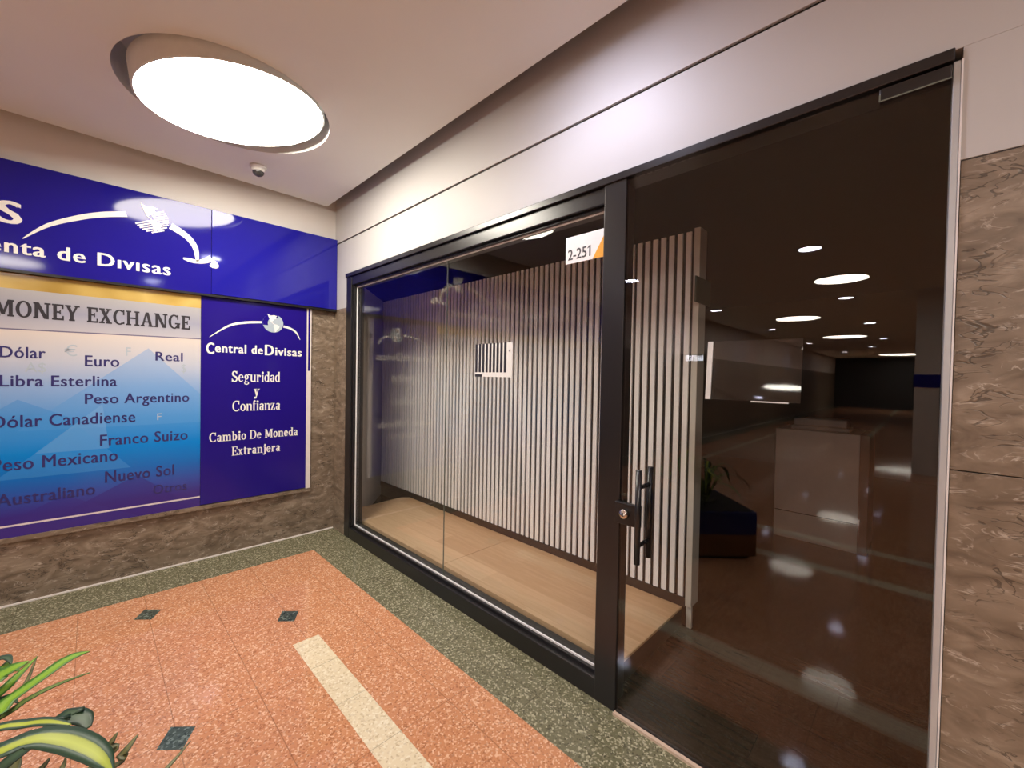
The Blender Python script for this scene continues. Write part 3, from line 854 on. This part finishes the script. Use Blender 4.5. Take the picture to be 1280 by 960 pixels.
for body, y0, y1, z, cap, sf in (('Seguridad', -.843, -.483, 1.418, .088, ST), ('y', -.685, -.640, 1.300, .085, ST), ('Confianza', -.838, -.481, 1.174, .086, ST),
                                 ('Cambio De Moneda', -.993, -.333, .934, .074, SW), ('Extranjera', -.840, -.478, .808, .073, SW)):
    o = sf.line(body, y0, y1, z, cap, F, .0012); o.build('lettering', M['white_print'], pb)
# white reveal beside the blue poster, with a dark strip in its upper half
o = MB(); o.box(.0, .024, -.262, -.222, .425, 2.09)
struct(o.build('trim_11', M['white_trim']))
o = MB(); o.box(.024, .026, -.250, -.234, 1.52, 2.09)
struct(o.build('trim_12', M['blue_print']))
o = MB(); o.box(.0, .030, -4.0, -.222, .405, .4355)
struct(o.build('trim_13', M['marble']))

# ------------------------------------------------------------------ ceiling fittings
def disc_light(x, y, r, z_low, z_high, label, tilt=0.0):
    t = empty('ceiling_light', (x, y, z_high))
    tag(t, label, 'ceiling light', 'round ceiling lights')
    m = MB(); m.lathe([(r, z_high - z_low), (r, .004), (r - .006, 0), (r - .010, 0), (r - .010, .006)], (x, y, z_low), 'z', 96, False); m.lathe([(r, z_high - z_low), (.0001, z_high - z_low)], (x, y, z_low), 'z', 96, False); m.build('drum', M['drum'], t)
    m = MB(); m.lathe([(r - .010, 0), (0.0001, 0)], (x, y, z_low + .003), 'z', 96, False); m.build('diffuser', M['diffuser'], t)
    if tilt:
        # hangs a little lower at the corridor side; pivots about its rim centre
        a = math.atan(tilt); h = z_high - z_low
        t.rotation_euler.x = a
        t.location = (x, y - h * math.sin(a), z_low + h * math.cos(a))
    return t


disc_light(1.205, -1.062, .462, 3.01, 3.13, 'large round glowing ceiling light in the opening nearest the blue sign', .13)
disc_light(3.154, -6.116, .33, 3.02, CZ, 'smallest round ceiling light down the hall, reflected in the glass door')
disc_light(1.864, -10.31, .46, 3.02, CZ, 'second round ceiling light down the hall, reflected in the glass door')
disc_light(2.148, -15.9, .58, 3.02, CZ, 'third round ceiling light down the hall, seen as a thin reflection')
disc_light(3.3, -28.0, 1.0, 3.02, CZ, 'farthest round ceiling light at the end of the hall')
disc_light(5.4, -2.6, .46, 3.02, CZ, 'added unseen round ceiling light behind the viewer to the right')  # added lamp, out of view and out of the reflections; lights the near floor
disc_light(6.0, -7.5, .46, 3.02, CZ, 'added unseen round fill light on the right side of the hall, nearer of two')  # added where the door glass never shows it, to lift the hall's ambient light
disc_light(6.0, -13.0, .46, 3.02, CZ, 'added unseen round fill light on the right side of the hall, farther of two')  # second added lamp, likewise unseen, brightening hall and ceiling


def spot(x, y, label, power=SPOT_POWER):
    t = empty('recessed_spot', (x, y, CZ))
    tag(t, label, 'spotlight', 'recessed spots in the hall ceiling')
    m = MB(); m.lathe([(.135, 0), (.135, -.008), (.112, -.010), (.110, -.002)], (x, y, CZ), 'z', 32, False); m.build('trim_ring', M['cam_white'], t)
    m = MB(); m.lathe([(.111, 0), (.0001, 0)], (x, y, CZ - .004), 'z', 32, False); m.build('lens', M['spot_lens'], t)
    ld = bpy.data.lights.new('spot_lamp', 'SPOT'); ld.energy = power; ld.spot_size = math.radians(150); ld.spot_blend = .6
    ld.shadow_soft_size = .10; ld.color = COOL
    lo = bpy.data.objects.new('spot_lamp', ld); link(lo, t); lo.location = (0, 0, -.03)
    return t


for x, y, lb, pw in ((2.99, -.50, 'recessed spot above the mullion, close to the white fascia', 1.0), (3.08, -4.2, 'first recessed spot down the hall in line with the mullion', 1.0),
                 (.74, -4.34, 'first recessed spot down the hall on the side of the blue sign', 1.0), (3.024, -8.0, 'second recessed spot down the hall in line with the mullion', 1.0),
                 (.755, -8.07, 'second recessed spot down the hall on the side of the blue sign', 1.0), (3.05, -12.4, 'third recessed spot down the hall in line with the mullion', .6),
                 (.80, -12.65, 'third recessed spot down the hall on the side of the blue sign', .6), (3.05, -17.5, 'fourth recessed spot down the hall in line with the mullion', .6),
                 (.80, -18.5, 'fourth recessed spot down the hall on the side of the blue sign', .6), (2.47, -21.5, 'recessed spot near the far end of the hall, left of centre', .6),
                 (1.2, -25, 'farthest recessed spot on the side of the blue sign', .6), (4.0, -25, 'farthest recessed spot on the side away from the sign', .6),
                 (5.6, -.9, 'recessed spot over the marble wall right of the door', 1.0)):
    spot(x, y, lb, SPOT_POWER * pw)

sc_ = empty('security_camera', (.455, -.77, CZ))
tag(sc_, 'small white dome security camera on the ceiling beside the round light', 'security camera')
m = MB(); m.lathe([(.056, 0), (.056, -.012), (.052, -.018), (.047, -.020), (.046, -.034), (.040, -.042)], (.455, -.77, CZ), 'z', 40); m.build('housing', M['cam_white'], sc_)
m = MB(); m.lathe([(.039, -.040)] + [(.039 * math.cos(a), -.042 - .034 * math.sin(a)) for a in [math.radians(d) for d in range(0, 90, 9)]] + [(.001, -.076)], (.455, -.77, CZ), 'z', 32); m.build('smoked_dome', M['dome'], sc_)

# ------------------------------------------------------------------ things inside the dark shop
ct = empty('reception_counter', (3.36, 3.3, 0))
tag(ct, 'white reception counter with brown side standing in the dark shop behind the door', 'counter')
o = MB(); o.box(3.045, 3.68, 3.06, 3.60, .262, 1.045); o.build('body', M['stone_white'], ct, .003)
o = MB(); o.box(3.045, 3.68, 3.066, 3.60, 0, .250); o.build('plinth', M['stone_white'], ct, .003)
o = MB(); o.box(3.05, 3.68, 3.075, 3.60, .250, .262); o.build('shadow_gap', M['black'], ct)
o = MB(); o.box(3.68, 3.745, 3.06, 3.60, 0, 1.047); o.build('side_panel', M['wood_side'], ct, .003)
o = MB(); o.box(3.15, 3.60, 3.14, 3.40, 1.046, 1.085).box(3.17, 3.58, 3.16, 3.38, 1.085, 1.155)
tag(o.build('counter_tray', M['grey_panel'], bevel=.012), 'low grey tray lying on the white reception counter', 'tray')

tv = empty('hanging_board', (3.62, .020, 1.43))
tag(tv, 'small black glossy board with a white left edge fixed inside the glass door', 'board')
o = MB(); o.box(3.482, 3.768, .016, .024, 1.428, 1.650); o.build('panel', M['screen'], tv)
o = MB(); o.box(3.461, 3.480, .014, .026, 1.428, 1.650); o.build('edge_strip', M['paper'], tv)
o = MB(); o.box(3.62, 3.735, .010, .015, 1.424, 1.4285); o.build('bottom_strip', M['bead'], tv)  # short silver strip along part of the lower edge
tv.rotation_euler = (math.radians(-4.6), 0, math.radians(.7))

# ------------------------------------------------------------------ planter and plants beside the viewer
pt = empty('planter_box', (2.6, -2.26, 0))
tag(pt, 'square planter with blue band over a wooden base at the lower left', 'planter')
def ring45(mb, r, z0, z1):
    mb.prism([(2.6 + r, -2.26, z0), (2.6, -2.26 + r, z0), (2.6 - r, -2.26, z0), (2.6, -2.26 - r, z0)], (0, 0, z1 - z0))
    return mb
ring45(MB(), .44, .0, .03).build('foot', M['black'], pt)
ring45(MB(), .50, .03, .21).build('wooden_base', M['pot_wood'], pt, .006)
ring45(MB(), .50, .21, .40).build('blue_band', M['pot_blue'], pt, .006)
ring45(MB(), .47, .40, .405).build('soil', M['soil'], pt)

def leaf(pts, ws, mat, parent, fold=.25, name='leaf', n=26):
    """arched strap leaf: centre line through 3-D points, width profile, creased along the middle"""
    P = [Vector(p) for p in pts]
    def cr(t):
        k = min(int(t), len(P) - 2); f_ = t - k
        p0, p1, p2, p3 = P[max(k - 1, 0)], P[k], P[k + 1], P[min(k + 2, len(P) - 1)]
        return .5 * ((2 * p1) + (p2 - p0) * f_ + (2 * p0 - 5 * p1 + 4 * p2 - p3) * f_ * f_ + (3 * p1 - p0 - 3 * p2 + p3) * f_ ** 3)
    bm = bmesh.new(); uvl = bm.loops.layers.uv.new('uv')
    rows = []
    for i in range(n + 1):
        t = i / n
        c_ = cr(t * (len(P) - 1)); a = cr(max(0, t - .02) * (len(P) - 1)); b_ = cr(min(1, t + .02) * (len(P) - 1))
        tg = (b_ - a).normalized(); side = tg.cross(Vector((0, 0, 1)))
        side = side.normalized() if side.length > 1e-3 else Vector((1, 0, 0))
        up = side.cross(tg)
        xk = t * (len(ws) - 1); k = min(int(xk), len(ws) - 2); w_ = ws[k] + (ws[k + 1] - ws[k]) * (xk - k)
        rows.append([bm.verts.new(c_ + side * w_ * u + up * abs(u) * w_ * fold) for u in (-.5, -.25, 0, .25, .5)])
    for i in range(n):
        for j_ in range(4):
            f_ = bm.faces.new((rows[i][j_], rows[i][j_ + 1], rows[i + 1][j_ + 1], rows[i + 1][j_])); f_.smooth = True
            for lp, (uu, vv) in zip(f_.loops, ((j_ / 4, i / n), ((j_ + 1) / 4, i / n), ((j_ + 1) / 4, (i + 1) / n), (j_ / 4, (i + 1) / n))):
                lp[uvl].uv = (uu, vv)
    me_ = bpy.data.meshes.new(name); bm.to_mesh(me_); bm.free()
    me_.materials.append(mat)
    me_.transform(Matrix.Translation(-Vector(parent.location)))
    o_ = bpy.data.objects.new(name, me_); link(o_, parent)
    so = o_.modifiers.new('thickness', 'SOLIDIFY'); so.thickness = .0015
    return o_


pv = empty('dracaena_plant', (2.72, -2.16, .406))
tag(pv, 'variegated plant with yellow-striped arching leaves at the bottom left corner', 'plant')
root = (2.72, -2.14, .408)
leaf([root, (2.70, -2.0, .72), (2.879, -1.810, 0.800), (2.881, -1.741, 0.800), (2.903, -1.699, 0.790), (2.947, -1.664, 0.780), (2.985, -1.643, 0.770), (3.012, -1.630, 0.755)],
     [.02, .035, .045, .052, .056, .05, .035, .004], M['leaf_var'], pv, .12)
leaf([root, (2.62, -2.02, .66), (2.654, -1.829, 0.720), (2.680, -1.758, 0.720), (2.707, -1.722, 0.720), (2.741, -1.689, 0.715)], [.015, .025, .028, .028, .024, .006], M['leaf_var'], pv, .1)
leaf([root, (2.75, -1.95, .58), (2.623, -1.718, 0.660), (2.625, -1.692, 0.665), (2.644, -1.671, 0.660), (2.673, -1.662, 0.650)], [.01, .02, .04, .055, .04, .01], M['leaf_dark'], pv, .1)
leaf([root, (2.82, -1.9, .60), (2.921, -1.633, 0.700), (2.924, -1.613, 0.720), (2.898, -1.588, 0.730)], [.01, .012, .016, .018, .002], M['leaf_olive'], pv, .1)
leaf([root, (2.8, -1.9, .58), (2.825, -1.640, 0.660), (2.814, -1.628, 0.680), (2.799, -1.616, 0.690)], [.008, .01, .012, .014, .002], M['leaf_olive'], pv, .1)
for lp, lw in (([(2.676, -1.794, 0.600), (2.646, -1.782, 0.600), (2.601, -1.778, 0.600), (2.561, -1.784, 0.600)], [.012, .02, .026, .02, .002]), ([(2.711, -1.758, 0.600), (2.684, -1.743, 0.600), (2.661, -1.731, 0.600), (2.645, -1.725, 0.600)], [.01, .014, .018, .012, .002]),
               ([(2.907, -1.558, 0.600), (2.871, -1.542, 0.600), (2.843, -1.515, 0.600), (2.813, -1.487, 0.600)], [.006, .010, .012, .008, .001]), ([(2.747, -1.722, 0.600), (2.722, -1.709, 0.600), (2.690, -1.701, 0.600), (2.667, -1.699, 0.600)], [.008, .012, .014, .010, .001])):
    leaf([root, (2.86, -1.93, .52)] + lp, lw, M['leaf_olive'], pv, .15)
for k in range(9):
    a = math.radians(150 + k * 27 + random.uniform(-8, 8)); h = random.uniform(.18, .38); ln = random.uniform(.25, .42)
    leaf([root, (root[0] + math.cos(a) * ln * .3, root[1] + math.sin(a) * ln * .3, .40 + h), (root[0] + math.cos(a) * ln * .75, root[1] + math.sin(a) * ln * .75, .40 + h * .95), (root[0] + math.cos(a) * ln, root[1] + math.sin(a) * ln, .40 + h * .5)],
         [.02, .04, .045, .004], M['leaf_var'], pv, .15)

pg = empty('strap_leaf_plant', (2.46, -2.30, .406))
tag(pg, 'plain bright green strap-leaved plant rising at the left edge above the variegated one', 'plant')
root = (2.46, -2.28, .408)
leaf([root, (2.42, -2.1, .64), (2.532, -1.843, 0.680), (2.497, -1.799, 0.690), (2.454, -1.746, 0.700), (2.420, -1.709, 0.705), (2.406, -1.683, 0.705), (2.397, -1.660, 0.700)],
     [.02, .03, .034, .034, .032, .036, .030, .002], M['leaf_bright'], pg, .15)
leaf([root, (2.5, -2.1, .60), (2.463, -1.840, 0.630), (2.437, -1.772, 0.645), (2.424, -1.722, 0.650), (2.418, -1.658, 0.650)], [.012, .018, .02, .02, .016, .002], M['leaf_pale'], pg, .15)
leaf([root, (2.36, -2.1, .66), (2.419, -1.869, 0.700), (2.397, -1.821, 0.710), (2.385, -1.793, 0.715), (2.373, -1.775, 0.715)], [.02, .04, .05, .05, .04, .004], M['leaf_bright'], pg, .2)
leaf([root, (2.36, -2.1, .62), (2.418, -1.869, 0.660), (2.404, -1.821, 0.670), (2.365, -1.795, 0.680), (2.299, -1.765, 0.685)], [.02, .03, .034, .03, .02, .002], M['leaf_bright'], pg, .2)
leaf([root, (2.36, -2.15, .58), (2.257, -1.889, 0.660), (2.216, -1.853, 0.670), (2.224, -1.826, 0.675), (2.262, -1.814, 0.670)], [.02, .03, .034, .03, .02, .002], M['leaf_dark'], pg, .2)
for lp, lw, lm in (([(2.438, -1.890, 0.660), (2.339, -1.853, 0.660), (2.255, -1.829, 0.660), (2.207, -1.822, 0.660)], [.02, .03, .04, .03, .003], 'leaf_bright'),
                   ([(2.360, -1.901, 0.660), (2.279, -1.867, 0.660), (2.262, -1.832, 0.660), (2.298, -1.794, 0.660)], [.02, .03, .034, .026, .003], 'leaf_bright'),
                   ([(2.538, -1.865, 0.660), (2.463, -1.837, 0.660), (2.420, -1.809, 0.660), (2.463, -1.787, 0.660)], [.02, .03, .034, .028, .003], 'leaf_dark'),
                   ([(2.555, -1.863, 0.660), (2.479, -1.813, 0.660), (2.393, -1.782, 0.660), (2.240, -1.768, 0.660)], [.01, .014, .016, .012, .002], 'leaf_olive')):
    leaf([root, (2.40, -2.14, .60)] + lp, lw, M[lm], pg, .2)
for k in range(9):
    a = math.radians(140 + k * 25 + random.uniform(-8, 8)); h = random.uniform(.2, .45); ln = random.uniform(.22, .36)
    leaf([root, (root[0] + math.cos(a) * ln * .3, root[1] + math.sin(a) * ln * .3, .40 + h), (root[0] + math.cos(a) * ln * .75, root[1] + math.sin(a) * ln * .75, .40 + h * 1.05), (root[0] + math.cos(a) * ln, root[1] + math.sin(a) * ln, .40 + h * .8)],
         [.02, .035, .03, .004], M['leaf_bright'], pg, .15)

# cream column with a blue band down the hall, seen only in the glass
o = MB(); o.box(3.95, 4.25, -8.3, -8.0, 0, 3.05)
struct(o.build('trim_14', M['white_trim']))
o = MB(); o.box(3.94, 4.26, -8.31, -7.99, 1.45, 1.66)
struct(o.build('trim_15', M['blue']))

# lit sign projecting from the left wall far down the hall, seen reversed in the glass
ls = empty('projecting_sign', (.29, -8.0, 2.0))
tag(ls, 'small lit sign projecting from the left wall, its white glow reflected on the end post', 'sign')
o = MB(); o.box(.0, .57, -8.03, -7.99, 1.90, 2.10); o.build('board', M['black'], ls)
o = MB()
xx = .15
random.seed(3)
while xx < .53:
    o.box(xx, xx + .018, -7.99, -7.985, 1.94, 2.06)
    if random.random() < .6: o.box(xx, xx + .040, -7.99, -7.985, 2.042, 2.06)
    if random.random() < .6: o.box(xx, xx + .040, -7.99, -7.985, 1.94, 1.958)
    xx += .045
o.build('lit_bars', emit('sign_glow', (.85, .88, 1), 14), ls)
